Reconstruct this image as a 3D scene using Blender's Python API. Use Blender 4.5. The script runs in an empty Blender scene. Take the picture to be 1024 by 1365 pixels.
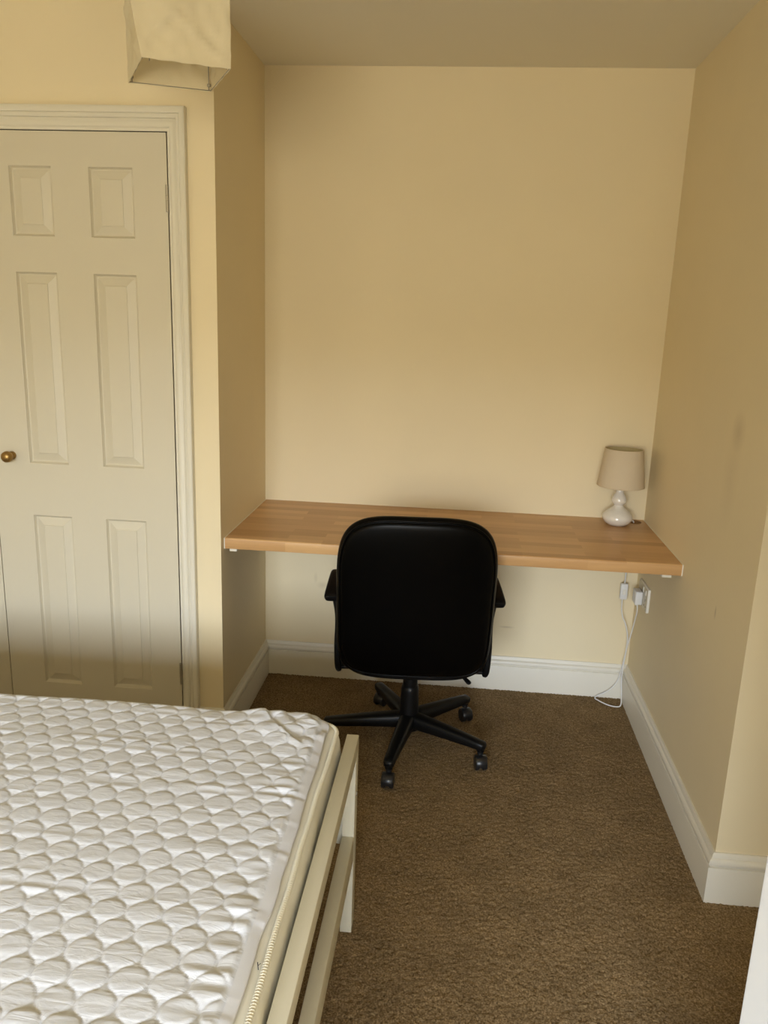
import bpy, bmesh, math, random
import numpy as np
from mathutils import Vector, Matrix, noise
random.seed(7)
C = bpy.context.scene.collection
SC = bpy.context.scene

# ---------------------------------------------------------------- camera
cam_data = bpy.data.cameras.new('camera')
cam_data.sensor_fit = 'VERTICAL'
cam_data.sensor_height = 36
cam_data.sensor_width = 27
cam_data.lens = 1075.84 / 1365 * 36
cam_data.clip_start = 0.02
cam = bpy.data.objects.new('camera', cam_data)
C.objects.link(cam)
cam.location = (0.7572, -3.1196, 1.4988)
cam.rotation_euler = (1.328206, -0.033204, 0.095996)
SC.camera = cam

# ---------------------------------------------------------------- light
SC.view_settings.view_transform = 'Standard'
SC.view_settings.look = 'None'
SC.view_settings.exposure = 1.94
SC.view_settings.gamma = 1.0
SC.view_settings.use_curve_mapping = False

WIN = (-0.65, 1.20, 0.75, 2.10)      # x0, x1, z0, z1 of the window behind the camera
YW = -5.40                            # plane of the window wall
world = bpy.data.worlds.new('daylight')
SC.world = world
world.use_nodes = True
nt = world.node_tree
bg = nt.nodes['Background']
tc = nt.nodes.new('ShaderNodeTexCoord')
sx = nt.nodes.new('ShaderNodeSeparateXYZ')
rp = nt.nodes.new('ShaderNodeValToRGB')
mp = nt.nodes.new('ShaderNodeMapRange')
nt.links.new(tc.outputs['Generated'], sx.inputs[0])
nt.links.new(sx.outputs['Z'], mp.inputs['Value'])
mp.inputs['From Min'].default_value = -1
mp.inputs['From Max'].default_value = 1
nt.links.new(mp.outputs[0], rp.inputs[0])
el = rp.color_ramp.elements
el[0].position = 0.0
el[0].color = (0.32, 0.29, 0.22, 1)
el[1].position = 1.0
el[1].color = (1.1, 1.32, 1.62, 1)
e = el.new(0.552); e.color = (0.47, 0.435, 0.345, 1)
e = el.new(0.566); e.color = (1.34, 1.47, 1.62, 1)
nt.links.new(rp.outputs[0], bg.inputs['Color'])
bg.inputs['Strength'].default_value = 6.5

pl = bpy.data.lights.new('window_portal', 'AREA')
pl.shape = 'RECTANGLE'
pl.size = WIN[1] - WIN[0]
pl.size_y = WIN[3] - WIN[2]
pl.cycles.is_portal = True
po = bpy.data.objects.new('window_portal', pl)
po.location = ((WIN[0] + WIN[1]) / 2, YW - 0.13, (WIN[2] + WIN[3]) / 2)
po.rotation_euler = (math.radians(90), 0, 0)     # -Z of the light looks to +Y, into the room
C.objects.link(po)

# ---------------------------------------------------------------- materials
def mat(name, col, rough=0.5, spec=0.5, **kw):
    m = bpy.data.materials.new(name)
    m.use_nodes = True
    b = m.node_tree.nodes['Principled BSDF']
    b.inputs['Base Color'].default_value = (*col, 1)
    b.inputs['Roughness'].default_value = rough
    b.inputs['Specular IOR Level'].default_value = spec
    for k, v in kw.items():
        b.inputs[k.replace('_', ' ')].default_value = v
    return m

def N(m, t, **kw):
    n = m.node_tree.nodes.new(t)
    for k, v in kw.items():
        if k.startswith('i_'):
            n.inputs[k[2:].replace('_', ' ')].default_value = v
        else:
            setattr(n, k, v)
    return n

def L(m, a, b):
    m.node_tree.links.new(a, b)

def bsdf(m):
    return m.node_tree.nodes['Principled BSDF']

def add_bump(m, scale, strength, dist=0.001, detail=4, stretch=None):
    t = N(m, 'ShaderNodeTexCoord')
    n = N(m, 'ShaderNodeTexNoise')
    n.inputs['Scale'].default_value = scale
    n.inputs['Detail'].default_value = detail
    if stretch:
        mpn = N(m, 'ShaderNodeMapping')
        mpn.inputs['Scale'].default_value = stretch
        L(m, t.outputs['Object'], mpn.inputs[0]); L(m, mpn.outputs[0], n.inputs['Vector'])
    else:
        L(m, t.outputs['Object'], n.inputs['Vector'])
    bp = N(m, 'ShaderNodeBump')
    bp.inputs['Strength'].default_value = strength
    bp.inputs['Distance'].default_value = dist
    L(m, n.outputs['Fac'], bp.inputs['Height'])
    L(m, bp.outputs[0], bsdf(m).inputs['Normal'])
    return n

def mottled(m, c1, c2, scale, lo=0.35, hi=0.65, detail=3):
    t = N(m, 'ShaderNodeTexCoord')
    n = N(m, 'ShaderNodeTexNoise')
    n.inputs['Scale'].default_value = scale
    n.inputs['Detail'].default_value = detail
    L(m, t.outputs['Object'], n.inputs['Vector'])
    r = N(m, 'ShaderNodeValToRGB')
    r.color_ramp.elements[0].position = lo; r.color_ramp.elements[0].color = (*c1, 1)
    r.color_ramp.elements[1].position = hi; r.color_ramp.elements[1].color = (*c2, 1)
    L(m, n.outputs['Fac'], r.inputs[0])
    L(m, r.outputs[0], bsdf(m).inputs['Base Color'])
    return r

WALL = (0.83, 0.71, 0.475)
M = {}
M['wall'] = mat('cream_emulsion', WALL, 0.6, 0.35)
mottled(M['wall'], tuple(c * 0.985 for c in WALL), tuple(min(1, c * 1.01) for c in WALL), 3.0)
add_bump(M['wall'], 220, 0.12, 0.0006)
M['ceiling'] = mat('ceiling_emulsion', (0.86, 0.81, 0.67), 0.75, 0.2)
add_bump(M['ceiling'], 160, 0.15, 0.0008)
M['gloss'] = mat('white_satin_paint', (0.80, 0.755, 0.645), 0.35, 0.5)
add_bump(M['gloss'], 60, 0.05, 0.0006, stretch=(1, 1, 0.15))
M['door'] = mat('cream_white_door_paint', (0.655, 0.60, 0.47), 0.42, 0.45)
add_bump(M['door'], 50, 0.10, 0.0006, stretch=(1, 1, 0.08))
M['casing'] = mat('casing_paint', (0.75, 0.705, 0.585), 0.4, 0.45)
M['bed'] = mat('cream_lacquer', (0.74, 0.70, 0.56), 0.42, 0.45)
add_bump(M['bed'], 30, 0.05, 0.0005)
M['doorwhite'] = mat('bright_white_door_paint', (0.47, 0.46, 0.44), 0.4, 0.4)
M['fixing'] = mat('white_plastic', (0.82, 0.81, 0.78), 0.4, 0.5)
M['plate'] = mat('socket_plastic', (0.86, 0.83, 0.74), 0.35, 0.5)
M['dark_gap'] = mat('dark_shadow_gap', (0.05, 0.04, 0.03), 0.9, 0.1)
M['brass'] = mat('aged_brass', (0.34, 0.21, 0.07), 0.38, 0.5, Metallic=0.85)
M['hinge'] = mat('painted_steel_hinge', (0.42, 0.38, 0.30), 0.4, 0.5, Metallic=0.6)
M['black_plastic'] = mat('black_plastic', (0.004, 0.004, 0.0042), 0.42, 0.25)
M['leather'] = mat('black_leatherette', (0.0012, 0.0011, 0.001), 0.34, 0.11)
add_bump(M['leather'], 260, 0.15, 0.0006)
M['caster'] = mat('black_caster_nylon', (0.012, 0.012, 0.013), 0.35, 0.5)
M['ceramic'] = mat('cream_glazed_ceramic', (0.80, 0.76, 0.69), 0.12, 0.6, Coat_Weight=1.0, Coat_Roughness=0.03)
M['bulb'] = mat('bulb_glass', (0.75, 0.74, 0.70), 0.2, 0.5)
M['dark_wood'] = mat('wood_inside_hole', (0.24, 0.125, 0.045), 0.6, 0.3)
M['steel_plate'] = mat('brushed_steel_plate', (0.50, 0.46, 0.38), 0.3, 0.5, Metallic=0.9)
M['steel'] = mat('steel_wire', (0.40, 0.36, 0.28), 0.4, 0.5, Metallic=0.3)
M['slat'] = mat('pale_pine', (0.55, 0.40, 0.22), 0.6, 0.3)

def fabric(name, col, scale, strength, trans=0.0):
    m = mat(name, col, 0.85, 0.15)
    add_bump(m, scale, strength, 0.0008, 3)
    if trans:
        b = bsdf(m)
        tr = N(m, 'ShaderNodeBsdfTranslucent')
        tr.inputs['Color'].default_value = (*col, 1)
        mx = N(m, 'ShaderNodeMixShader'); mx.inputs[0].default_value = trans
        out = m.node_tree.nodes['Material Output']
        L(m, b.outputs[0], mx.inputs[1]); L(m, tr.outputs[0], mx.inputs[2]); L(m, mx.outputs[0], out.inputs[0])
    return m
M['shade'] = fabric('beige_linen_shade', (0.86, 0.74, 0.55), 900, 0.35, 0.3)
M['shade_in'] = fabric('shade_lining', (0.70, 0.58, 0.30), 300, 0.1, 0.2)
M['pendant'] = fabric('cream_cotton_pendant', (0.93, 0.86, 0.67), 500, 0.4, 0.45)
M['protector'] = fabric('white_quilted_microfibre', (0.69, 0.71, 0.76), 700, 0.12)
_m = M['protector']; _t = N(_m, 'ShaderNodeTexCoord'); _mp = N(_m, 'ShaderNodeMapping'); _mp.inputs['Scale'].default_value = (22, 70, 30)
_n = N(_m, 'ShaderNodeTexNoise'); _n.inputs['Scale'].default_value = 1.0; _n.inputs['Detail'].default_value = 3; _n.inputs['Distortion'].default_value = 0.8
L(_m, _t.outputs['Object'], _mp.inputs[0]); L(_m, _mp.outputs[0], _n.inputs['Vector'])
_b = N(_m, 'ShaderNodeBump'); _b.inputs['Strength'].default_value = 0.55; _b.inputs['Distance'].default_value = 0.0030
L(_m, _n.outputs['Fac'], _b.inputs['Height'])
_old = [lk.from_node for lk in _m.node_tree.links if lk.to_socket == bsdf(_m).inputs['Normal']][0]
L(_m, _b.outputs[0], _old.inputs['Normal'])
bsdf(_m).inputs['Roughness'].default_value = 0.55; bsdf(_m).inputs['Specular IOR Level'].default_value = 0.35
M['hem'] = fabric('white_binding_tape', (0.70, 0.71, 0.755), 900, 0.2)
M['mattress'] = fabric('ivory_damask_ticking', (0.84, 0.81, 0.70), 300, 0.2)
bsdf(M['mattress']).inputs['Roughness'].default_value = 0.5
M['rope'] = mat('ivory_piping_cord', (0.84, 0.80, 0.66), 0.45, 0.5)

# carpet: short brown twist pile
m = mat('brown_twist_carpet', (0.12, 0.08, 0.05), 0.95, 0.05)
t = N(m, 'ShaderNodeTexCoord')
n1 = N(m, 'ShaderNodeTexNoise'); n1.inputs['Scale'].default_value = 210; n1.inputs['Detail'].default_value = 3; n1.inputs['Roughness'].default_value = 0.75
n2 = N(m, 'ShaderNodeTexNoise'); n2.inputs['Scale'].default_value = 9; n2.inputs['Detail'].default_value = 3
L(m, t.outputs['Object'], n1.inputs['Vector']); L(m, t.outputs['Object'], n2.inputs['Vector'])
r = N(m, 'ShaderNodeValToRGB')
r.color_ramp.elements[0].position = 0.36; r.color_ramp.elements[0].color = (0.130, 0.083, 0.038, 1)
r.color_ramp.elements[1].position = 0.66; r.color_ramp.elements[1].color = (0.42, 0.30, 0.165, 1)
ee = r.color_ramp.elements.new(0.5); ee.color = (0.25, 0.170, 0.086, 1)
L(m, n1.outputs['Fac'], r.inputs[0])
r2 = N(m, 'ShaderNodeValToRGB')
r2.color_ramp.elements[0].position = 0.3; r2.color_ramp.elements[0].color = (0.86, 0.86, 0.86, 1)
r2.color_ramp.elements[1].position = 0.7; r2.color_ramp.elements[1].color = (1.08, 1.08, 1.08, 1)
L(m, n2.outputs['Fac'], r2.inputs[0])
mx = N(m, 'ShaderNodeMix', data_type='RGBA', blend_type='MULTIPLY'); mx.inputs[0].default_value = 1
L(m, r.outputs[0], mx.inputs[6]); L(m, r2.outputs[0], mx.inputs[7])
L(m, mx.outputs[2], bsdf(m).inputs['Base Color'])
bp = N(m, 'ShaderNodeBump'); bp.inputs['Strength'].default_value = 0.6; bp.inputs['Distance'].default_value = 0.004
L(m, n1.outputs['Fac'], bp.inputs['Height']); L(m, bp.outputs[0], bsdf(m).inputs['Normal'])
M['carpet'] = m

# laminate worktop printed as beech block staves running along X
m = mat('beech_block_laminate', (0.5, 0.3, 0.15), 0.36, 0.4)
t = N(m, 'ShaderNodeTexCoord')
br = N(m, 'ShaderNodeTexBrick')
br.offset = 0.37; br.offset_frequency = 2; br.squash = 1.0
br.inputs['Scale'].default_value = 1.0
br.inputs['Color1'].default_value = (0.0, 0.0, 0.0, 1)
br.inputs['Color2'].default_value = (1.0, 1.0, 1.0, 1)
br.inputs['Mortar'].default_value = (0.35, 0.35, 0.35, 1)
br.inputs['Mortar Size'].default_value = 0.0004
br.inputs['Bias'].default_value = 0.0
br.inputs['Brick Width'].default_value = 0.33
br.inputs['Row Height'].default_value = 0.043
L(m, t.outputs['UV'], br.inputs['Vector'])
mpn = N(m, 'ShaderNodeMapping'); mpn.inputs['Scale'].default_value = (3.0, 60, 60)
L(m, t.outputs['UV'], mpn.inputs[0])
ng = N(m, 'ShaderNodeTexNoise'); ng.inputs['Scale'].default_value = 1.6; ng.inputs['Detail'].default_value = 5
L(m, mpn.outputs[0], ng.inputs['Vector'])
mxa = N(m, 'ShaderNodeMix', data_type='RGBA'); mxa.inputs[0].default_value = 0.45
L(m, br.outputs['Color'], mxa.inputs[6]); L(m, ng.outputs['Fac'], mxa.inputs[7])
r = N(m, 'ShaderNodeValToRGB')
r.color_ramp.elements[0].position = 0.12; r.color_ramp.elements[0].color = (0.45, 0.235, 0.088, 1)
r.color_ramp.elements[1].position = 0.85; r.color_ramp.elements[1].color = (0.70, 0.435, 0.20, 1)
L(m, mxa.outputs[2], r.inputs[0]); L(m, r.outputs[0], bsdf(m).inputs['Base Color'])
M['worktop'] = m

# ---------------------------------------------------------------- helpers
def box(bm, x0, x1, y0, y1, z0, z1, bev=0.0, seg=2):
    v = [bm.verts.new(p) for p in ((x0,y0,z0),(x1,y0,z0),(x1,y1,z0),(x0,y1,z0),(x0,y0,z1),(x1,y0,z1),(x1,y1,z1),(x0,y1,z1))]
    fs = [bm.faces.new([v[i] for i in q]) for q in ((3,2,1,0),(4,5,6,7),(0,1,5,4),(1,2,6,5),(2,3,7,6),(3,0,4,7))]
    if bev > 0:
        es = list({e for f in fs for e in f.edges})
        bmesh.ops.bevel(bm, geom=es, offset=bev, segments=seg, affect='EDGES', profile=0.5)

def lathe(bm, prof, seg=48, loc=(0, 0, 0), close=False):
    rings = []
    for r_, z in prof:
        if r_ < 1e-6:
            rings.append([bm.verts.new((loc[0], loc[1], loc[2] + z))])
        else:
            rings.append([bm.verts.new((loc[0] + r_ * math.cos(2*math.pi*k/seg), loc[1] + r_ * math.sin(2*math.pi*k/seg), loc[2] + z)) for k in range(seg)])
    pairs = list(zip(rings, rings[1:]))
    if close: pairs.append((rings[-1], rings[0]))
    for a, b in pairs:
        for k in range(seg):
            k2 = (k + 1) % seg
            if len(a) == 1 and len(b) == 1: continue
            if len(a) == 1: bm.faces.new((a[0], b[k2], b[k]))
            elif len(b) == 1: bm.faces.new((a[k], a[k2], b[0]))
            else: bm.faces.new((a[k], a[k2], b[k2], b[k]))

def catmull(pts, n=8):
    pts = [Vector(p) for p in pts]
    out = []
    for i in range(len(pts) - 1):
        p0 = pts[max(i-1, 0)]; p1 = pts[i]; p2 = pts[i+1]; p3 = pts[min(i+2, len(pts)-1)]
        for k in range(n):
            u = k / n
            out.append(0.5 * ((2*p1) + (p2-p0)*u + (2*p0-5*p1+4*p2-p3)*u*u + (3*p1-p0-3*p2+p3)*u**3))
    out.append(pts[-1])
    return out

def tube(bm, pts, ra, rb=None, seg=10, up=Vector((0, 0, 1)), power=2.0):
    """sweep of a (super)ellipse; ra across, rb along 'up'; ra, rb may be lists."""
    pts = [Vector(p) for p in pts]
    n = len(pts)
    ra = ra if isinstance(ra, (list, tuple)) else [ra] * n
    rb = ra if rb is None else (rb if isinstance(rb, (list, tuple)) else [rb] * n)
    rings = []
    prev = None
    for i, p in enumerate(pts):
        d = (pts[min(i+1, n-1)] - pts[max(i-1, 0)]).normalized()
        ref = up if prev is None else prev
        s = d.cross(ref)
        if s.length < 1e-4: s = d.cross(Vector((1, 0, 0)))
        s.normalize(); u = s.cross(d).normalized()
        prev = u
        ring = []
        for k in range(seg):
            a = 2*math.pi*k/seg
            ca, sa = math.cos(a), math.sin(a)
            ca = math.copysign(abs(ca)**(2/power), ca); sa = math.copysign(abs(sa)**(2/power), sa)
            ring.append(bm.verts.new(p + s*ra[i]*ca + u*rb[i]*sa))
        rings.append(ring)
    for a, b in zip(rings, rings[1:]):
        for k in range(seg):
            bm.faces.new((a[k], a[(k+1) % seg], b[(k+1) % seg], b[k]))
    bm.faces.new(list(reversed(rings[0]))); bm.faces.new(rings[-1])

def obj(name, bm, m, parent=None, smooth=None, loc=None):
    bmesh.ops.recalc_face_normals(bm, faces=bm.faces)
    me = bpy.data.meshes.new(name)
    bm.to_mesh(me); bm.free()
    me.materials.append(m)
    if smooth is not None:
        me.shade_smooth()
        if smooth < 179:
            me.set_sharp_from_angle(angle=math.radians(smooth))
    o = bpy.data.objects.new(name, me)
    C.objects.link(o)
    if parent: o.parent = parent
    if loc: o.location = loc
    return o

def thing(name, label, cat, loc=(0, 0, 0), rotz=0, group=None):
    o = bpy.data.objects.new(name, None)
    o.empty_display_size = 0.1
    C.objects.link(o)
    o.location = loc; o.rotation_euler = (0, 0, rotz)
    o['label'] = label; o['category'] = cat
    if group: o['group'] = group
    return o

def struct(name, bm, m, label=None, smooth=None):
    o = obj(name, bm, m, None, smooth)
    o['kind'] = 'structure'
    if label: o['label'] = label; 
    return o

B = bmesh.new
W, H, D1, D2 = 1.4973, 2.3402, 0.6174, 1.1824
XL, XR = -1.60, 1.90          # far left and far right walls of the room

# ---------------------------------------------------------------- shell
def grid_mesh(name, xs, ys, zf):
    X, Y = np.meshgrid(xs, ys)
    P = zf(X, Y)
    nx, ny = len(xs), len(ys)
    me = bpy.data.meshes.new(name)
    idx = np.arange(nx * ny).reshape(ny, nx)
    F = np.stack([idx[:-1, :-1], idx[:-1, 1:], idx[1:, 1:], idx[1:, :-1]], -1).reshape(-1, 4)
    me.vertices.add(nx * ny); me.vertices.foreach_set('co', P.reshape(-1).astype(np.float32))
    me.loops.add(F.size); me.loops.foreach_set('vertex_index', F.reshape(-1).astype(np.int32))
    me.polygons.add(len(F))
    me.polygons.foreach_set('loop_start', (np.arange(len(F)) * 4).astype(np.int32))
    me.update(calc_edges=True); me.validate()
    me.shade_smooth()
    return me

rng = np.random.default_rng(3)
def carpet(X, Y):
    Z = rng.random(X.shape) * 0.0040 - 0.0030
    return np.stack([X + (rng.random(X.shape) - .5) * 0.002, Y + (rng.random(X.shape) - .5) * 0.002, Z], -1)
xs = np.concatenate([np.linspace(XL - .05, -0.1, 8), np.arange(-0.08, 1.70, 0.0045), np.linspace(1.72, XR + .05, 4)])
ys = np.concatenate([np.linspace(YW - .05, -2.22, 12), np.arange(-2.20, 0.03, 0.0045)])
me = grid_mesh('floor', xs, ys, carpet)
me.materials.append(M['carpet'])
fl = bpy.data.objects.new('floor', me); C.objects.link(fl)
fl['kind'] = 'structure'; fl['label'] = 'brown short pile fitted carpet'

bm = B(); box(bm, XL - .1, XR + .1, YW - .1, .1, H, H + .08); struct('ceiling', bm, M['ceiling'], 'plain ceiling over the room and alcove')

# wall paint with the small grease smudge on the right wall and scuffs below the desk
def stained(base, spots):
    m = base.copy()
    src = None
    for lk in m.node_tree.links:
        if lk.to_socket == bsdf(m).inputs['Base Color']: src = lk.from_socket
    t = N(m, 'ShaderNodeTexCoord')
    cur = src
    for (c, rad, sc, amt) in spots:
        mpn = N(m, 'ShaderNodeMapping'); mpn.vector_type = 'POINT'
        mpn.inputs['Location'].default_value = [-c[i] / rad * sc[i] for i in range(3)]
        mpn.inputs['Scale'].default_value = [sc[i] / rad for i in range(3)]
        L(m, t.outputs['Object'], mpn.inputs[0])
        g = N(m, 'ShaderNodeTexGradient', gradient_type='SPHERICAL')
        L(m, mpn.outputs[0], g.inputs[0])
        mu = N(m, 'ShaderNodeMath', operation='MULTIPLY'); mu.inputs[1].default_value = amt
        L(m, g.outputs['Fac'], mu.inputs[0])
        mx = N(m, 'ShaderNodeMix', data_type='RGBA')
        mx.inputs[7].default_value = (0.45, 0.34, 0.20, 1)
        L(m, mu.outputs[0], mx.inputs[0]); L(m, cur, mx.inputs[6])
        cur = mx.outputs[2]
    L(m, cur, bsdf(m).inputs['Base Color'])
    return m
M['wall_right'] = stained(M['wall'], [((W, -0.916, 1.224), 0.06, (1, 1, 1), 0.35), ((W, -0.90, 1.10), 0.10, (1, 1.4, .6), 0.15), ((W, -.93, .72), .012, (1, 1.5, .5), .7)])
M['wall_back'] = stained(M['wall'], [((0.24, 0, .40), .03, (1, 1, 1.5), .3), ((0.33, 0, .385), .03, (.8, 1, 8), .45), ((1.0, 0, .27), .03, (.8, 1, 5), .5), ((0.21, 0, .43), .02, (2, 1, .7), .25)])

T = .12
bm = B(); box(bm, -T, W + T, 0, T, -.02, H + .02); struct('wall_back', bm, M['wall_back'], 'cream back wall of the desk alcove')
bm = B(); box(bm, -.08, 0, -D1, 0, -.02, H + .02); struct('wall_left', bm, M['wall'], 'cream left side wall of the alcove')
bm = B(); box(bm, W, W + T, -D2, 0, -.02, H + .02); struct('wall_right', bm, M['wall_right'], 'cream right side wall of the alcove with a faint smudge')
bm = B(); box(bm, W + T, XR + T, -D2, -D2 + T, -.02, H + .02); struct('wall_return', bm, M['wall'], 'short cream wall face turning right out of the alcove')
bm = B(); box(bm, XR, XR + T, YW - T, -D2, -.02, H + .02); struct('wall_far_right', bm, M['wall'])
bm = B(); box(bm, XL - T, XL, YW - T, -D1 + .15, -.02, H + .02); struct('wall_far_left', bm, M['wall'])

# door wall: face at y=-D1 with an opening for the wardrobe doors
DX0, DX1, DZ = -1.385, -0.137, 1.998
bm = B()
box(bm, DX1, -.080, -D1, -D1 + .10, -.02, H + .02)
box(bm, DX0, DX1, -D1, -D1 + .10, DZ, H + .02)
box(bm, XL, DX0, -D1, -D1 + .10, -.02, H + .02)
struct('wall_door', bm, M['wall'], 'cream wall above and beside the wardrobe doors')
bm = B(); box(bm, XL, -.081, -D1 + .11, -D1 + .13, -.02, H); struct('wall_closet', bm, M['dark_gap'])  # shade inside the wardrobe, painted as a near-black backing sheet

# window wall with opening
x0, x1, z0, z1 = WIN
bm = B()
box(bm, XL - T, x0, YW - T, YW, -.02, H + .02)
box(bm, x1, XR + T, YW - T, YW, -.02, H + .02)
box(bm, x0, x1, YW - T, YW, -.02, z0)
box(bm, x0, x1, YW - T, YW, z1, H + .02)
struct('wall_window', bm, M['wall'])
bm = B()
f = .05
box(bm, x0, x1, YW - .11, YW - .06, z0, z0 + f, .004)
box(bm, x0, x1, YW - .11, YW - .06, z1 - f, z1, .004)
for xx in (x0, (x0 + x1) / 2 - f / 2, x1 - f):
    box(bm, xx, xx + f, YW - .11, YW - .06, z0 + f, z1 - f, .004)
win = struct('window_1', bm, M['gloss'], 'white framed window')
bm = B(); box(bm, x0 - .04, x1 + .04, YW - .06, YW + .10, z0 - .03, z0 + .002, .006); obj('window_sill', bm, M['gloss'], win)
g = bpy.data.materials.new('window_glass'); g.use_nodes = True
gn = g.node_tree; gn.nodes.clear()
go = gn.nodes.new('ShaderNodeOutputMaterial'); gt = gn.nodes.new('ShaderNodeBsdfTransparent'); gg = gn.nodes.new('ShaderNodeBsdfGlossy')
gg.inputs['Roughness'].default_value = 0.02; gm = gn.nodes.new('ShaderNodeMixShader'); gm.inputs[0].default_value = 0.06
gn.links.new(gt.outputs[0], gm.inputs[1]); gn.links.new(gg.outputs[0], gm.inputs[2]); gn.links.new(gm.outputs[0], go.inputs[0])
for a, b in ((x0 + f, (x0 + x1) / 2 - f / 2), ((x0 + x1) / 2 + f / 2, x1 - f)):
    bm = B(); box(bm, a - .003, b + .003, YW - .087, YW - .083, z0 + f - .003, z1 - f + .003); obj('pane', bm, g, win)

# ---------------------------------------------------------------- baseboards (mitred profile sweep)
BP = [(0, 0), (.018, 0), (.018, .1035), (.0175, .1050), (.0120, .1060), (.0118, .1090), (.0150, .1100), (.0176, .1135), (.0180, .1185), (.0166, .1245), (.0132, .1285), (.0098, .1300), (.0096, .1325), (.0086, .1370), (.0050, .1436), (0, .1436)]
def baseboard(name, a, b, nrm, ma, mb, label):
    """a,b floor points on the wall face; nrm points into the room; ma, mb: +1 shorten (inside corner), -1 lengthen (outside corner), 0 square."""
    a = Vector((*a, 0)); b = Vector((*b, 0)); n_ = Vector((*nrm, 0)); d = (b - a).normalized()
    bm = B()
    r1 = [bm.verts.new(a + n_ * t_ + d * (t_ * ma) + Vector((0, 0, z_ - (.006 if z_ == 0 else 0)))) for t_, z_ in BP]
    r2 = [bm.verts.new(b + n_ * t_ - d * (t_ * mb) + Vector((0, 0, z_ - (.006 if z_ == 0 else 0)))) for t_, z_ in BP]
    k = len(BP)
    for i in range(k):
        bm.faces.new((r1[i], r1[(i+1) % k], r2[(i+1) % k], r2[i]))
    bm.faces.new(r1); bm.faces.new(list(reversed(r2)))
    return struct(name, bm, M['gloss'], label, 28)
baseboard('baseboard_left', (0, -D1), (0, 0), (1, 0), -1, 1, 'white moulded skirting on the left alcove wall')
baseboard('baseboard_back', (0, 0), (W, 0), (0, -1), 1, 1, 'white moulded skirting along the back wall under the desk')
baseboard('baseboard_right', (W, 0), (W, -D2), (-1, 0), 1, -1, 'white moulded skirting along the right alcove wall')
baseboard('baseboard_return', (W, -D2), (XR, -D2), (0, -1), -1, 1, 'white moulded skirting on the short return wall at right')
baseboard('baseboard_door', (-.084, -D1), (0, -D1), (0, -1), 0, -1, 'white skirting stub beside the door casing')
baseboard('baseboard_far_right', (XR, -D2), (XR, YW), (-1, 0), 1, 1, 'white skirting')

# ---------------------------------------------------------------- architrave (trim_1): mitred moulding
AP = [(0.0, 0.0), (0.0, .0045), (.0015, .006), (.007, .0065), (.009, .0100), (.013, .0125), (.019, .0130), (.024, .0115), (.0275, .0085), (.030, .0080), (.0305, .0150), (.034, .0185), (.039, .0200), (.0415, .0185), (.042, .0225), (.045, .0240), (.055, .0245), (.0585, .0225), (.059, .020), (.059, 0.0)]
bm = B()
xi0, xi1, zi = DX0 - .004, -.1415, 1.9935
def arch_ring(fx, fz):
    return [bm.verts.new((fx(u), -D1 - h_, fz(u))) for u, h_ in AP]
rings = [arch_ring(lambda u: xi1 + u, lambda u: -.005), arch_ring(lambda u: xi1 + u, lambda u: zi + u * 1.12),
         arch_ring(lambda u: xi0 - u, lambda u: zi + u * 1.12), arch_ring(lambda u: xi0 - u, lambda u: -.005)]
for a, b in zip(rings, rings[1:]):
    for i in range(len(AP) - 1):
        bm.faces.new((a[i], a[i+1], b[i+1], b[i]))
struct('trim_1', bm, M['casing'], 'moulded casing round the wardrobe doors', 30)
# lining behind the casing, coloured near black as the shade in the gap round the leaf
bm = B(); box(bm, DX1 - .0015, DX1 + .0, -D1 + .001, -D1 + .1, 0, DZ); box(bm, DX0, DX1, -D1 + .001, -D1 + .1, DZ - .0015, DZ)
struct('trim_2', bm, M['dark_gap'])

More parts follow.
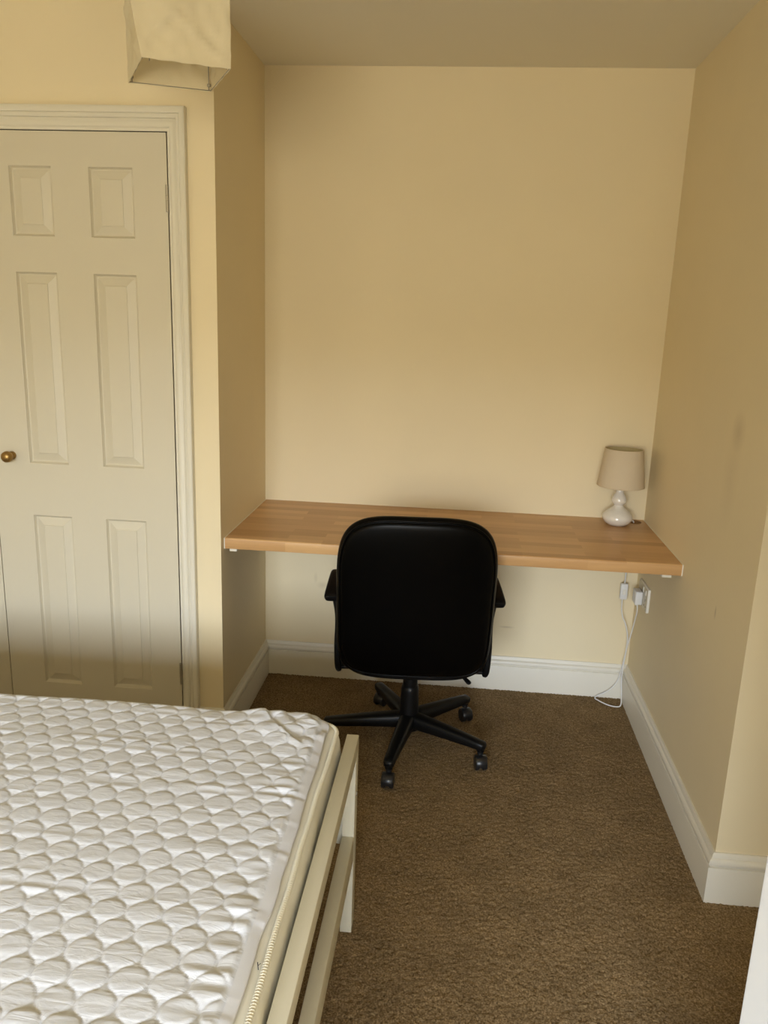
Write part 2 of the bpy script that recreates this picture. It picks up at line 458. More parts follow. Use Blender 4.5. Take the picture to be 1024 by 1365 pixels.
# ---------------------------------------------------------------- wardrobe doors
def door_leaf(name, xa, xb, cols, label, knob):
    zb, zt = 0.012, 1.991
    rows = [(.193, .802), (.977, 1.585), (1.690, 1.894)]
    yf = -D1 - .002
    XSv = sorted({xa, xb, *[c for q in cols for c in q]})
    ZSv = sorted({zb, zt, *[c for q in rows for c in q]})
    bm = B()
    vs = {}
    def V(x, z):
        if (x, z) not in vs: vs[(x, z)] = bm.verts.new((x, yf, z))
        return vs[(x, z)]
    for i in range(len(XSv) - 1):
        for j in range(len(ZSv) - 1):
            if (XSv[i], XSv[i+1]) in cols and (ZSv[j], ZSv[j+1]) in rows: continue
            bm.faces.new((V(XSv[i], ZSv[j]), V(XSv[i+1], ZSv[j]), V(XSv[i+1], ZSv[j+1]), V(XSv[i], ZSv[j+1])))
    box(bm, xa, xb, yf + .0125, yf + .036, zb, zt)
    for (p, q) in (((xa, zb), (xb, zb)), ((xb, zb), (xb, zt)), ((xb, zt), (xa, zt)), ((xa, zt), (xa, zb))):
        bm.faces.new([bm.verts.new((p[0], yf, p[1])), bm.verts.new((q[0], yf, q[1])), bm.verts.new((q[0], yf + .0130, q[1])), bm.verts.new((p[0], yf + .0130, p[1]))])
    leaf = struct(name, bm, M['door'], label)
    for (ca, cb) in cols:
        for (ra, rb) in rows:
            bm = B()
            prof = [(0, 0), (.0015, .0006), (.0030, .0045), (.0060, .0098), (.0085, .0112), (.0110, .0110), (.0130, .0100), (.0345, .0030), (.0355, .0012), (.0370, .0006)]
            rr = []
            for ins, dep in prof:
                rr.append([bm.verts.new(v_) for v_ in ((ca + ins, yf + dep, ra + ins), (cb - ins, yf + dep, ra + ins), (cb - ins, yf + dep, rb - ins), (ca + ins, yf + dep, rb - ins))])
            for a, b in zip(rr, rr[1:]):
                for k in range(4):
                    bm.faces.new((a[k], a[(k+1) % 4], b[(k+1) % 4], b[k]))
            bm.faces.new(rr[-1])
            obj('door_panel', bm, M['door'], leaf)
    if knob:
        kx, kz = knob
        bm = B()
        lathe(bm, [(0, 0), (.0135, 0), (.014, .003), (.010, .007), (.008, .014), (.010, .019), (.016, .024), (.0188, .031), (.0175, .040), (.0115, .0465), (0, .0485)], 32)
        bmesh.ops.rotate(bm, verts=bm.verts, matrix=Matrix.Rotation(math.radians(90), 3, 'X'), cent=(0, 0, 0))
        bmesh.ops.translate(bm, verts=bm.verts, vec=(kx, yf, kz))
        k_ = obj('door_knob', bm, M['brass'], leaf, 60); k_['label'] = 'round aged brass knob'
    return leaf
d1 = door_leaf('door_1', -.7645, -.1462, [(-.642, -.506), (-.391, -.251)], 'cream six panel wardrobe door with brass knob', (-.699, 1.001))
door_leaf('door_2', -1.3820, -.7675, [(-1.270, -1.134), (-1.019, -.883)], 'left leaf of the wardrobe doors, mostly out of view', None)
for hz in (1.808, .265):
    bm = B()
    for k in range(5):
        z_ = hz - .038 + k * .0153
        lathe(bm, [(0, 0), (.0045, 0), (.0045, .0146), (0, .0146)], 14, (-.1450, -D1 - .0085, z_))
    box(bm, -.1520, -.1464, -D1 - .0042, -D1 - .0015, hz - .038, hz + .038)
    obj('hinge', bm, M['hinge'], d1, 40)

# open white door beside the camera, seen by its edge
bm = B()
u = Vector((.62, .785, 0)).normalized(); nn = Vector((u.y, -u.x, 0))   # leaf runs away to the right; nn = its right-hand face
P0 = Vector((1.2175, -2.099, 0))
Q = [P0, P0 + nn * .036, P0 + nn * .036 + u * .74, P0 + u * .74]
vb = [bm.verts.new(q + Vector((0, 0, .012))) for q in Q]; vt = [bm.verts.new(q + Vector((0, 0, 1.98))) for q in Q]
bm.faces.new(list(reversed(vb))); bm.faces.new(vt)
for i in range(4): bm.faces.new((vb[i], vb[(i+1) % 4], vt[(i+1) % 4], vt[i]))
bmesh.ops.bevel(bm, geom=list(bm.edges), offset=.0012, segments=2, affect='EDGES')
d3 = struct('door_3', bm, M['doorwhite'], 'edge of the open white room door at the right')
bm = B()
kc = P0 + u * .06 + nn * .036
lathe(bm, [(0, 0), (.024, 0), (.024, .004), (.009, .008), (.009, .03), (.024, .038), (.026, .05), (.018, .06), (0, .062)], 24)
bmesh.ops.rotate(bm, verts=bm.verts, matrix=Vector((0, 0, 1)).rotation_difference(nn).to_matrix(), cent=(0, 0, 0))
bmesh.ops.translate(bm, verts=bm.verts, vec=kc + Vector((0, 0, 1.0)))
obj('door_knob', bm, M['brass'], d3, 50)

# ---------------------------------------------------------------- desk
DH, DT, DD = .75, .0377, .5843
desk = thing('built_in_desk', 'beech effect worktop desk fitted wall to wall across the alcove', 'desk', (W / 2, -DD / 2, .68))
def loc_parent(o, t):     # keep world coordinates for a mesh made in world space
    o.parent = t
    bpy.context.view_layer.update()
    o.matrix_parent_inverse = t.matrix_world.inverted()
    return o
bm = B()
xe0, xe1 = .0035, W - .0035
# rounded front edge profile, swept along X, with a round cable hole near the back right corner
prof = [(0, -DT), (0, 0)]
rr_ = .006
fr = [(-DD + rr_ - rr_ * math.sin(a), -rr_ + rr_ * math.cos(a)) for a in np.linspace(0, math.pi / 2, 5)]
prof += fr
prof += [(-DD + .003 - .003 * math.cos(a), -DT + .003 - .003 * math.sin(a)) for a in np.linspace(0, math.pi / 2, 3)]
hc = Vector((1.449, -.045)); hr = .025
side_l = [bm.verts.new((xe0, y_, DH + z_)) for y_, z_ in prof]
side_r = [bm.verts.new((xe1, y_, DH + z_)) for y_, z_ in prof]
k = len(prof)
for i in range(k):
    if i == 1: continue            # top face is filled below, round the hole
    if i == k - 1: continue        # underside likewise
    bm.faces.new((side_l[i], side_l[(i+1) % k], side_r[(i+1) % k], side_r[i]))
bm.faces.new(side_l); bm.faces.new(list(reversed(side_r)))
def holed(zc, flip, yb, yfv):
    ring = [bm.verts.new((hc.x + hr * math.cos(a), hc.y + hr * math.sin(a), zc)) for a in np.linspace(0, 2*math.pi, 33)[:-1]]
    # square cell round the hole
    s = .036
    X0, X1, Y0, Y1 = hc.x - s, hc.x + s, hc.y - s, hc.y + s
    sq = []
    for a in np.linspace(0, 2*math.pi, 33)[:-1]:
        c_, s_ = math.cos(a), math.sin(a); q_ = max(abs(c_), abs(s_))
        sq.append(bm.verts.new((hc.x + s * c_ / q_, hc.y + s * s_ / q_, zc)))
    for i in range(32):
        bm.faces.new((ring[i], ring[(i+1) % 32], sq[(i+1) % 32], sq[i]))
    def quad(a0, a1, b0, b1):
        bm.faces.new([bm.verts.new(p) for p in ((a0, b0, zc), (a1, b0, zc), (a1, b1, zc), (a0, b1, zc))])
    quad(xe0, X0, yfv, yb); quad(X1, xe1, yfv, yb); quad(X0, X1, yfv, Y0); quad(X0, X1, Y1, yb)
    return ring
rt = holed(DH, 1, 0, prof[2][0])
rb_ = holed(DH - DT, -1, 0, prof[-1][0])
for i in range(32):
    bm.faces.new((rt[i], rt[(i+1) % 32], rb_[(i+1) % 32], rb_[i]))
uvl = bm.loops.layers.uv.new('UVMap')
for f_ in bm.faces:
    for lp in f_.loops:
        co = lp.vert.co
        # unrolled: the front edge continues the pattern
        v = -co.y + (DH - co.z) * (1 if co.y < -DD + .007 else 0)
        lp[uvl].uv = (co.x, v + .013)
wt = loc_parent(obj('worktop', bm, M['worktop'], None, 40), desk)
for n_, xa, xb in (('end_strip', .0, .0035), ('end_strip', W - .0035, W)):
    bm = B(); box(bm, xa, xb, -DD + .001, -.0, DH - DT, DH - .0005); loc_parent(obj('end_strip', bm, M['plate'], None), desk)
for xa, xb in ((.017, .042), (1.436, 1.466)):
    bm = B(); box(bm, xa, xb, -.577, -.075, DH - DT - .010, DH - DT, .0015)
    loc_parent(obj('support_batten', bm, M['gloss'], None), desk)
bm = B()
lathe(bm, [(.0075, -.012), (.0075, -.009), (.0085, -.0045), (hr - .0045, -.0040), (hr - .0028, -.002), (hr - .0025, .0012), (hr - .0005, .0018), (hr - .0005, .0015), (hr + .0015, .0022), (hr + .003, .0012), (hr + .003, .0001), (hr + .0005, .0)], 40, (hc.x, hc.y, DH + .0002))
loc_parent(obj('cable_grommet', bm, M['dark_wood'], None, 50), desk)

# ---------------------------------------------------------------- table lamp
lx, ly = 1.374, -.100
lamp = thing('table_lamp', 'small table lamp with double gourd white ceramic base and beige drum shade', 'lamp', (lx, ly, DH))
bm = B()
gp = [(0, .0005), (.030, .0005), (.036, .003), (.047, .011), (.054, .022), (.0555, .030), (.053, .039), (.045, .050), (.034, .060), (.024, .067), (.0185, .072), (.0165, .0755), (.0185, .079), (.0235, .084), (.0272, .091), (.0275, .097), (.0255, .105), (.0205, .115), (.0155, .124), (.0135, .132), (.0130, .142), (.012, .145), (0, .145)]
pr = catmull([(a, 0, b) for a, b in gp[1:-1]], 4)
lathe(bm, [(0, .0005)] + [(p.x, p.z) for p in pr] + [(0, .145)], 56)
obj('lamp_base', bm, M['ceramic'], lamp, 60)
bm = B(); lathe(bm, [(0, .143), (.011, .143), (.013, .146), (.013, .182), (.010, .185), (0, .185)], 24); obj('bulb_holder', bm, M['fixing'], lamp, 40)
bm = B(); lathe(bm, [(0, .183), (.010, .185), (.013, .193), (.020, .209), (.0225, .223), (.020, .237), (.012, .247), (0, .251)], 24); obj('bulb', bm, M['bulb'], lamp, 60)
zb_, zt_, Rb, Rt = .150, .290, .0865, .0690
bm = B()
lathe(bm, [(Rb, zb_), (Rt, zt_), (Rt - .0012, zt_), (Rb - .0012, zb_)], 64, close=True)
sh = obj('lamp_shade', bm, M['shade'], lamp, 40)
bm = B(); lathe(bm, [(Rb - .0014, zb_ + .002), (Rt - .0014, zt_ - .003), (Rt - .0020, zt_ - .003), (Rb - .0020, zb_ + .002)], 64, close=True)
obj('shade_lining', bm, M['shade_in'], sh, 40)
for zz, R_ in ((zb_ + .001, Rb - .0005), (zt_ - .001, Rt - .0005)):
    bm = B(); lathe(bm, [(R_ + .0014*math.cos(a), zz + .0018*math.sin(a)) for a in np.linspace(0, 2*math.pi, 9)[:-1]], 64, close=True)
    obj('rolled_rim', bm, M['shade'], sh, 180)
bm = B()
for k in range(3):
    a = 2*math.pi*k/3 + .5
    tube(bm, [(.013*math.cos(a), .013*math.sin(a), .178), ((Rb-.02)*math.cos(a), (Rb-.02)*math.sin(a), .180), ((Rb-.0045)*math.cos(a), (Rb-.0045)*math.sin(a), .168)], .0011, seg=6)
obj('shade_carrier', bm, M['steel'], sh, 180)
# flex: base -> hole -> inline switch -> floor loop -> plug
O = Vector((lx, ly, DH))
def flex(pts, r_=.0026):
    bm = B(); tube(bm, [Vector(p) - O for p in catmull(pts, 10)], r_, seg=8); return obj('flex_cable', bm, M['fixing'], lamp, 180)
flex([(1.410, -.082, .7560), (1.425, -.060, .7560), (1.440, -.049, .7562), (1.4462, -.0462, .7545), (1.4490, -.045, .744), (1.449, -.045, .70), (1.447, -.0455, .66), (1.4415, -.046, .60), (1.4405, -.046, .502)])
SWX, SWZ0, SWZ1 = 1.440, .437, .502
bm = B(); box(bm, SWX - .0145, SWX + .0145, -.055, -.037, SWZ0, SWZ1, .005, 3); bmesh.ops.translate(bm, verts=bm.verts, vec=-O)
sw = obj('inline_switch', bm, M['fixing'], lamp, 50)
bm = B(); box(bm, SWX - .006, SWX + .006, -.0585, -.0545, (SWZ0+SWZ1)/2 - .011, (SWZ0+SWZ1)/2 + .011, .0015); bmesh.ops.translate(bm, verts=bm.verts, vec=-O)
obj('rocker', bm, M['plate'], sw)
flex([(SWX - .003, -.046, .440), (SWX - .001, -.046, .40), (1.446, -.046, .365), (1.462, -.046, .33), (1.474, -.045, .28), (1.474, -.043, .22), (1.467, -.040, .15), (1.455, -.038, .085), (1.425, -.034, .040), (1.376, -.034, .0065), (1.385, -.062, .0050), (1.418, -.096, .0050), (1.450, -.105, .0050), (1.466, -.095, .010), (1.470, -.070, .04), (1.467, -.055, .10), (1.468, -.055, .16), (1.474, -.055, .24), (1.480, -.070, .30), (1.4815, -.095, .36), (1.479, -.130, .42), (1.4745, -.133, .455)])
bm = B()
box(bm, 1.4600, 1.4870, -.160, -.106, .456, .508, .004, 3); bmesh.ops.translate(bm, verts=bm.verts, vec=-O)
pg = obj('plug', bm, M['fixing'], lamp, 50)
bm = B(); box(bm, 1.466, 1.476, -.139, -.127, .448, .458, .001); bmesh.ops.translate(bm, verts=bm.verts, vec=-O); obj('cable_grip', bm, M['fixing'], pg)

# ---------------------------------------------------------------- wall socket
sk = thing('wall_socket', 'white double wall socket on the right wall under the desk', 'socket', (W, -.155, .495))
def lbox(name, a, bev, m, par, seg=2):
    bm = B(); box(bm, *a, bev, seg); return obj(name, bm, m, par, 50)
lbox('face_plate', (-.0100, 0, -.073, .073, -.045, .045), .002, M['plate'], sk)
lbox('steel_cover', (-.0108, -.0098, -.0705, .0705, -.0425, .0425), .0004, M['steel_plate'], sk)
for yy in (-.055, -.012):
    rk = lbox('switch_rocker', (-.0132, -.0100, yy, yy + .012, .016, .036), .0008, M['plate'], sk)
for yy in (-.045,):
    bm = B()
    for (dy, dz, w_, h_) in ((0, -.004, .004, .009), (-.011, -.026, .007, .004), (.011, -.026, .007, .004)):
        box(bm, -.0111, -.0105, yy + dy - w_/2, yy + dy + w_/2, dz - h_/2, dz + h_/2)
    obj('socket_holes', bm, M['dark_gap'], sk)

# ---------------------------------------------------------------- office chair
ch = thing('office_chair', 'black leatherette swivel office chair seen from behind, pulled up to the desk', 'chair', (.640, -.495, 0), math.radians(4))
def superpanel(bm, w, h, n_up, rows, seg=96):
    """rows: list of (scale inset metres, y). closed outline rings in XZ joined along Y, centre (0,0)."""
    rings = []
    for inset, yy, in rows:
        ring = []
        for k in range(seg):
            a = 2*math.pi*k/seg
            c_, s_ = math.cos(a), math.sin(a)
            n = n_up if s_ > 0 else n_up * 1.6
            x_ = math.copysign(abs(c_)**(2/n), c_) * max(w - inset, .001)
            z_ = math.copysign(abs(s_)**(2/n), s_) * max(h - inset, .001)
            ring.append(bm.verts.new((x_, yy, z_)))
        rings.append(ring)
    for a, b in zip(rings, rings[1:]):
        for k in range(seg):
            bm.faces.new((a[k], a[(k+1) % seg], b[(k+1) % seg], b[k]))
    bm.faces.new(rings[0]); bm.faces.new(list(reversed(rings[-1])))
BW, BH = .252, .283
def bend_back(bm, zc=.622):
    """lean the panel back and curve it a little round the sitter."""
    for v in bm.verts:
        x_, y_, z_ = v.co
        s = z_ / BH
        yo = -.215 - .035 * s - .020 * max(0, s)**2 + .022 * (x_ / BW)**2 - .008*(1-s*s)
        # lower corners narrow a little, shoulders fuller
        v.co = (x_ * (1 + .01 * s), y_ + yo, z_ + zc)
bm = B()
superpanel(bm, BW, BH, 4.0, [(.20, .040), (.12, .042), (.06, .040), (.03, .034), (.012, .024), (.003, .012), (0, 0), (.002, -.010), (.008, -.018), (.016, -.022)])
bend_back(bm)
back = obj('backrest', bm, M['leather'], ch, 60)
bm = B()
superpanel(bm, BW - .012, BH - .014, 4.0, [(.0, -.004), (.0005, -.018), (.002, -.0235), (.006, -.028), (.012, -.031), (.022, -.0335), (.04, -.036), (.07, -.038), (.11, -.040), (.16, -.041), (.21, -.0415)])
bend_back(bm)
bs = obj('back_shell', bm, M['leather'], ch, 60)
bm = B()
for k in range(97):
    pass
seg = 128
pts = []
for k in range(seg):
    a = 2*math.pi*k/seg; c_, s_ = math.cos(a), math.sin(a); n_ = 4.0 if s_ > 0 else 6.2
    pts.append(((BW - .010)*math.copysign(abs(c_)**(2/n_), c_), -.020, (BH - .012)*math.copysign(abs(s_)**(2/n_), s_)))
rings = []
for i, p in enumerate(pts):
    d = Vector(pts[(i+1) % seg]) - Vector(pts[i-1]); d.normalize(); s_ = Vector((0, 1, 0)); u_ = d.cross(s_)
    rings.append([bm.verts.new(Vector(p) + (s_*math.cos(q) + u_*math.sin(q)) * .0035) for q in np.linspace(0, 2*math.pi, 9)[:-1]])
for i in range(seg):
    a, b = rings[i], rings[(i+1) % seg]
    for k in range(8): bm.faces.new((a[k], a[(k+1) % 8], b[(k+1) % 8], b[k]))
bend_back(bm)
obj('piping', bm, M['leather'], back, 180)
# seat cushion and pan
def cushion(bm, w, d, n, rows, seg=80, cy=0):
    rings = []
    for inset, z_ in rows:
        ring = []
        for k in range(seg):
            a = 2*math.pi*k/seg; c_, s_ = math.cos(a), math.sin(a)
            ring.append(bm.verts.new((math.copysign(abs(c_)**(2/n), c_)*(w-inset), cy + math.copysign(abs(s_)**(2/n), s_)*(d-inset), z_)))
        rings.append(ring)
    for a, b in zip(rings, rings[1:]):
        for k in range(seg): bm.faces.new((a[k], a[(k+1) % seg], b[(k+1) % seg], b[k]))
    bm.faces.new(list(reversed(rings[0]))); bm.faces.new(rings[-1])
bm = B()
cushion(bm, .250, .235, 4.2, [(.03, .352), (.012, .358), (.002, .372), (0, .395), (.004, .415), (.02, .435), (.05, .446), (.12, .452)], cy=.035)
obj('seat', bm, M['leather'], ch, 60)
bm = B()
cushion(bm, .236, .228, 3.6, [(.05, .330), (.02, .333), (.006, .340), (.004, .352), (.012, .362)], cy=.020)
obj('seat_pan', bm, M['black_plastic'], ch, 60)
bm = B(); box(bm, -.09, .09, -.11, .12, .300, .332, .010, 3); obj('tilt_mechanism', bm, M['black_plastic'], ch, 50)
bm = B(); tube(bm, catmull([(.06, -.02, .313), (.14, -.06, .312), (.178, -.10, .306), (.196, -.125, .298)], 6), [.005]*12 + [.006, .008, .0095, .0105, .0105, .010, .007], [.005]*12 + [.005]*7, seg=10); obj('height_lever', bm, M['black_plastic'], ch, 60)
# gas column
bm = B(); lathe(bm, [(0, .062), (.032, .062), (.0345, .075), (.0335, .13), (.031, .205), (.0295, .222), (.0255, .226), (.0250, .300), (0, .300)], 36); obj('gas_column', bm, M['black_plastic'], ch, 40)
bm = B(); lathe(bm, [(0, .060), (.040, .060), (.047, .068), (.048, .088), (.043, .106), (.034, .116), (.020, .119), (0, .119)], 40); hub = obj('base_hub', bm, M['black_plastic'], ch, 50)
Rc = .286
for k in range(5):
    a = math.radians(-99 - 4 + 72 * k)
    ca, sa = math.cos(a), math.sin(a)
    P = lambda r_, z_: Vector((r_ * ca, r_ * sa, z_))
    bm = B()
    n_ = 12
    pts = []; ra = []; rb2 = []
    for i in range(n_ + 1):
        u_ = i / n_
        pts.append(P(.028 + (Rc - .020) * u_, .093 - .003*u_ - .008 * u_ ** 2))
        ra.append(.0290 - .0110 * u_); rb2.append(.0280 - .0130 * u_)
    pts += [P(Rc + .012, .0795), P(Rc + .017, .0785)]; ra += [.0145, .008]; rb2 += [.012, .006]
    tube(bm, pts, ra, rb2, seg=16, power=3.2)
    lathe(bm, [(0, -.004), (.0125, -.004), (.0135, .004), (.0135, .016), (.011, .022), (0, .0235)], 20, P(Rc, .0655))
    lg = obj('base_leg', bm, M['black_plastic'], ch, 50)
    # twin wheel caster, trailing
    sw_ = math.radians([-97, -84, -70, 60, 150][k])
    dx, dy = math.cos(sw_), math.sin(sw_)
    bm = B()
    lathe(bm, [(0, .052), (.0105, .052), (.0105, .064), (0, .064)], 16, P(Rc, 0))
    ctr = P(Rc, .0250) + Vector((dx, dy, 0)) * .012
    ax = Vector((-dy, dx, 0))
    # hood: half ring over the wheels
    hood = []
    for w_ in (-.020, -.017, .017, .020):
        rad = .0262 if abs(w_) < .018 else .0235
        row = [bm.verts.new(ctr + ax * w_ + (Vector((dx, dy, 0)) * math.cos(q) + Vector((0, 0, 1)) * math.sin(q)) * rad) for q in np.linspace(-.25, math.pi + .15, 16)]
        hood.append(row)
    for r1_, r2_ in zip(hood, hood[1:]):
        for i in range(15): bm.faces.new((r1_[i], r1_[i+1], r2_[i+1], r2_[i]))
    bm.faces.new(hood[0]); bm.faces.new(list(reversed(hood[-1])))
    cs = obj('caster', bm, M['caster'], ch, 50)
    for s_ in (-1, 1):
        bm = B()
        lathe(bm, [(0, 0), (.019, 0), (.0238, .002), (.0250, .005), (.0250, .012), (.0235, .0155), (.018, .0165), (0, .0165)], 28)
        bmesh.ops.rotate(bm, verts=bm.verts, matrix=Vector((0, 0, 1)).rotation_difference(ax * s_).to_matrix(), cent=(0, 0, 0))
        bmesh.ops.translate(bm, verts=bm.verts, vec=ctr + ax * (s_ * .0045))
        obj('wheel', bm, M['caster'], cs, 50)
# arms
for s in (-1, 1):
    bm = B()
    pts = catmull([(s*.271, -.125, .578), (s*.271, -.10, .586), (s*.270, 0, .592), (s*.269, .10, .592), (s*.267, .14, .584)], 6)
    n_ = len(pts)
    ra = [.022 + .006 * min(1, i / 4) if i < 5 else .028 for i in range(n_)]; ra[-1] = .018; ra[-2] = .025
    rb3 = [.009] + [.012]*(n_ - 3) + [.011, .007]
    tube(bm, pts, ra, rb3, seg=20, power=3.6)
    arm = obj('armrest', bm, M['black_plastic'], ch, 50)
    bm = B()
    loop = [(s*.246, -.120, .340), (s*.2490, -.135, .36), (s*.2505, -.140, .43), (s*.2490, -.138, .49), (s*.2520, -.125, .535), (s*.266, -.085, .577)]
    tube(bm, catmull(loop, 6), .0105, .019, seg=14, up=Vector((0, 1, 0)), power=3)
    loop = [(s*.246, .09, .340), (s*.256, .11, .39), (s*.259, .13, .46), (s*.261, .135, .52), (s*.264, .12, .560), (s*.268, .10, .580)]
    tube(bm, catmull(loop, 6), .0085, .017, seg=14, up=Vector((0, 1, 0)), power=3)
    box(bm, min(s*.18, s*.252), max(s*.18, s*.252), -.13, .10, .334, .345, .003)
    obj('arm_bracket', bm, M['black_plastic'], arm, 50)

# ---------------------------------------------------------------- bed
FX0, FX1, FT = .534, .563, .517
Y1, Y0 = -1.385, -2.865
bed = thing('bed_frame', 'cream painted wooden slatted bed frame with open footboard in the foreground', 'bed', (0, -2.1, 0))
def bbox(name, a, bev=.0015, m=None, par=None):
    bm = B(); box(bm, *a, bev); o = obj(name, bm, m or M['bed'], None, 40)
    return loc_parent(o, par or bed)
for yy in (Y1 - .05, Y0):
    bbox('leg', (FX0, FX1, yy, yy + .05, .0, FT - .0425))
bbox('top_rail', (FX0, FX1, Y0, Y1, FT - .042, FT), .002)
bbox('lower_rail', (FX0, FX1, Y0 + .0505, Y1 - .0505, .207, .273), .002)
bbox('side_rail', (-1.40, FX0 - .0005, Y1 - .030, Y1 - .008, .235, .345), .002)
bbox('side_rail', (-1.40, FX0 - .0005, Y0 + .008, Y0 + .030, .235, .345), .002)
bm = B(); lathe(bm, [(0, 0), (.006, 0), (.006, .0015), (.003, .0028), (0, .003)], 16)
bmesh.ops.rotate(bm, verts=bm.verts, matrix=Matrix.Rotation(math.radians(90), 3, 'Y'), cent=(0, 0, 0)); bmesh.ops.translate(bm, verts=bm.verts, vec=(FX1, Y1 - .025, .375))
loc_parent(obj('bolt_cap', bm, M['steel'], None, 50), bed)
for yy in (Y1 - .05, Y0):
    bbox('head_leg', (-1.43, -1.40, yy, yy + .05, 0, .95))
bbox('head_rail', (-1.43, -1.40, Y0 + .0505, Y1 - .0505, .88, .95))
bbox('head_rail', (-1.43, -1.40, Y0 + .0505, Y1 - .0505, .55, .62))
for k in range(14):
    xx = -1.33 + k * .135
    bbox('slat', (xx, xx + .07, Y0 + .0305, Y1 - .0305, .325, .343), .001, M['slat'])

# mattress ---------------------------------------------------------------
mat_t = thing('mattress', 'ivory mattress with corded edge lying inside the cream bed frame', 'mattress', (-.43, -2.12, .343))
MX0, MX1, MY0, MY1 = -1.385, .527, -2.85, -1.394
def rounded_rect(x0, x1, y0, y1, r, n=10, ed=40):
    pts = []
    for cx_, cy_, a0 in ((x1 - r, y1 - r, 0), (x0 + r, y1 - r, 90), (x0 + r, y0 + r, 180), (x1 - r, y0 + r, 270)):
        for i in range(n + 1):
            a = math.radians(a0 + 90 * i / n); pts.append(Vector((cx_ + r*math.cos(a), cy_ + r*math.sin(a), 0)))
    out = []
    for i, p in enumerate(pts):
        q = pts[(i+1) % len(pts)]; d = (q - p).length
        m_ = max(1, int(d / .02)); 
        for k in range(m_): out.append(p.lerp(q, k / m_))
    return out
base = rounded_rect(MX0, MX1, MY0, MY1, .055)
bm = B(); rings = []
cm = Vector(((MX0+MX1)/2, (MY0+MY1)/2, 0))
for z_, ins in ((.345, .03), (.347, .015), (.355, .004), (.375, .001), (.42, -.001), (.46, -.002), (.50, -.001), (.525, .003), (.540, .007), (.5495, .014), (.554, .022), (.5555, .034), (.556, .066)):
    ring = []
    for i, p in enumerate(base):
        t_ = base[(i+1) % len(base)] - base[i-1]; nrm = Vector((t_.y, -t_.x, 0)).normalized()
        w_ = noise.noise(Vector((p.x*9, p.y*9, z_*14))) * .0034 + noise.noise(Vector((p.x*25, p.y*25, z_*22))) * .0020
        amp = 1 if .36 < z_ < .555 else .2
        ring.append(bm.verts.new(Vector((p.x, p.y, z_)) - nrm * (ins - w_ * amp * .9)))
    rings.append(ring)
nb = len(base)
for a, b in zip(rings, rings[1:]):
    for k in range(nb): bm.faces.new((a[k], a[(k+1) % nb], b[(k+1) % nb], b[k]))
bm.faces.new(list(reversed(rings[0]))); bm.faces.new(rings[-1])
loc_parent(obj('mattress_body', bm, M['mattress'], None, 60), mat_t)
# twisted cord round the upper edge
bm = B()
path = []
pl_ = [p for p in base]
# resample finely where seen
def ins_pt(p, i):
    t_ = base[(i+1) % nb] - base[i-1]; nrm = Vector((t_.y, -t_.x, 0)).normalized()
    return Vector((p.x, p.y, .5510)) - nrm * .0095
cp = [ins_pt(p, i) for i, p in enumerate(base)]
fine = []
for i, p in enumerate(cp):
    q = cp[(i+1) % nb]
    step = .00125 if (p.x > .42 and p.y > -2.35) else .02
    m_ = max(1, int((q - p).length / step))
    for k in range(m_):
        v = p.lerp(q, k / m_)
        v += Vector((noise.noise(v * 7) * .0025, noise.noise(v * 7 + Vector((5, 5, 5))) * .0015, noise.noise(v * 6 + Vector((9, 1, 2))) * .0035))
        fine.append(v)
nf = len(fine); rings = []; s_acc = 0
for i, p in enumerate(fine):
    d = (fine[(i+1) % nf] - fine[i-1]).normalized(); s_acc += (fine[i] - fine[i-1]).length if i else 0
    s1 = d.cross(Vector((0, 0, 1))).normalized(); u1 = s1.cross(d)
    ring = []
    for k in range(8):
        q = 2*math.pi*k/8
        rad = .0047 + .0011 * math.sin(2*math.pi*s_acc/.0052 + q * 1.0) 
        ring.append(bm.verts.new(p + s1*rad*math.cos(q) + u1*rad*math.sin(q)))
    rings.append(ring)
for i in range(nf):
    a, b = rings[i], rings[(i+1) % nf]
    for k in range(8): bm.faces.new((a[k], a[(k+1) % 8], b[(k+1) % 8], b[k]))
loc_parent(obj('edge_cord', bm, M['rope'], None, 180), mat_t)

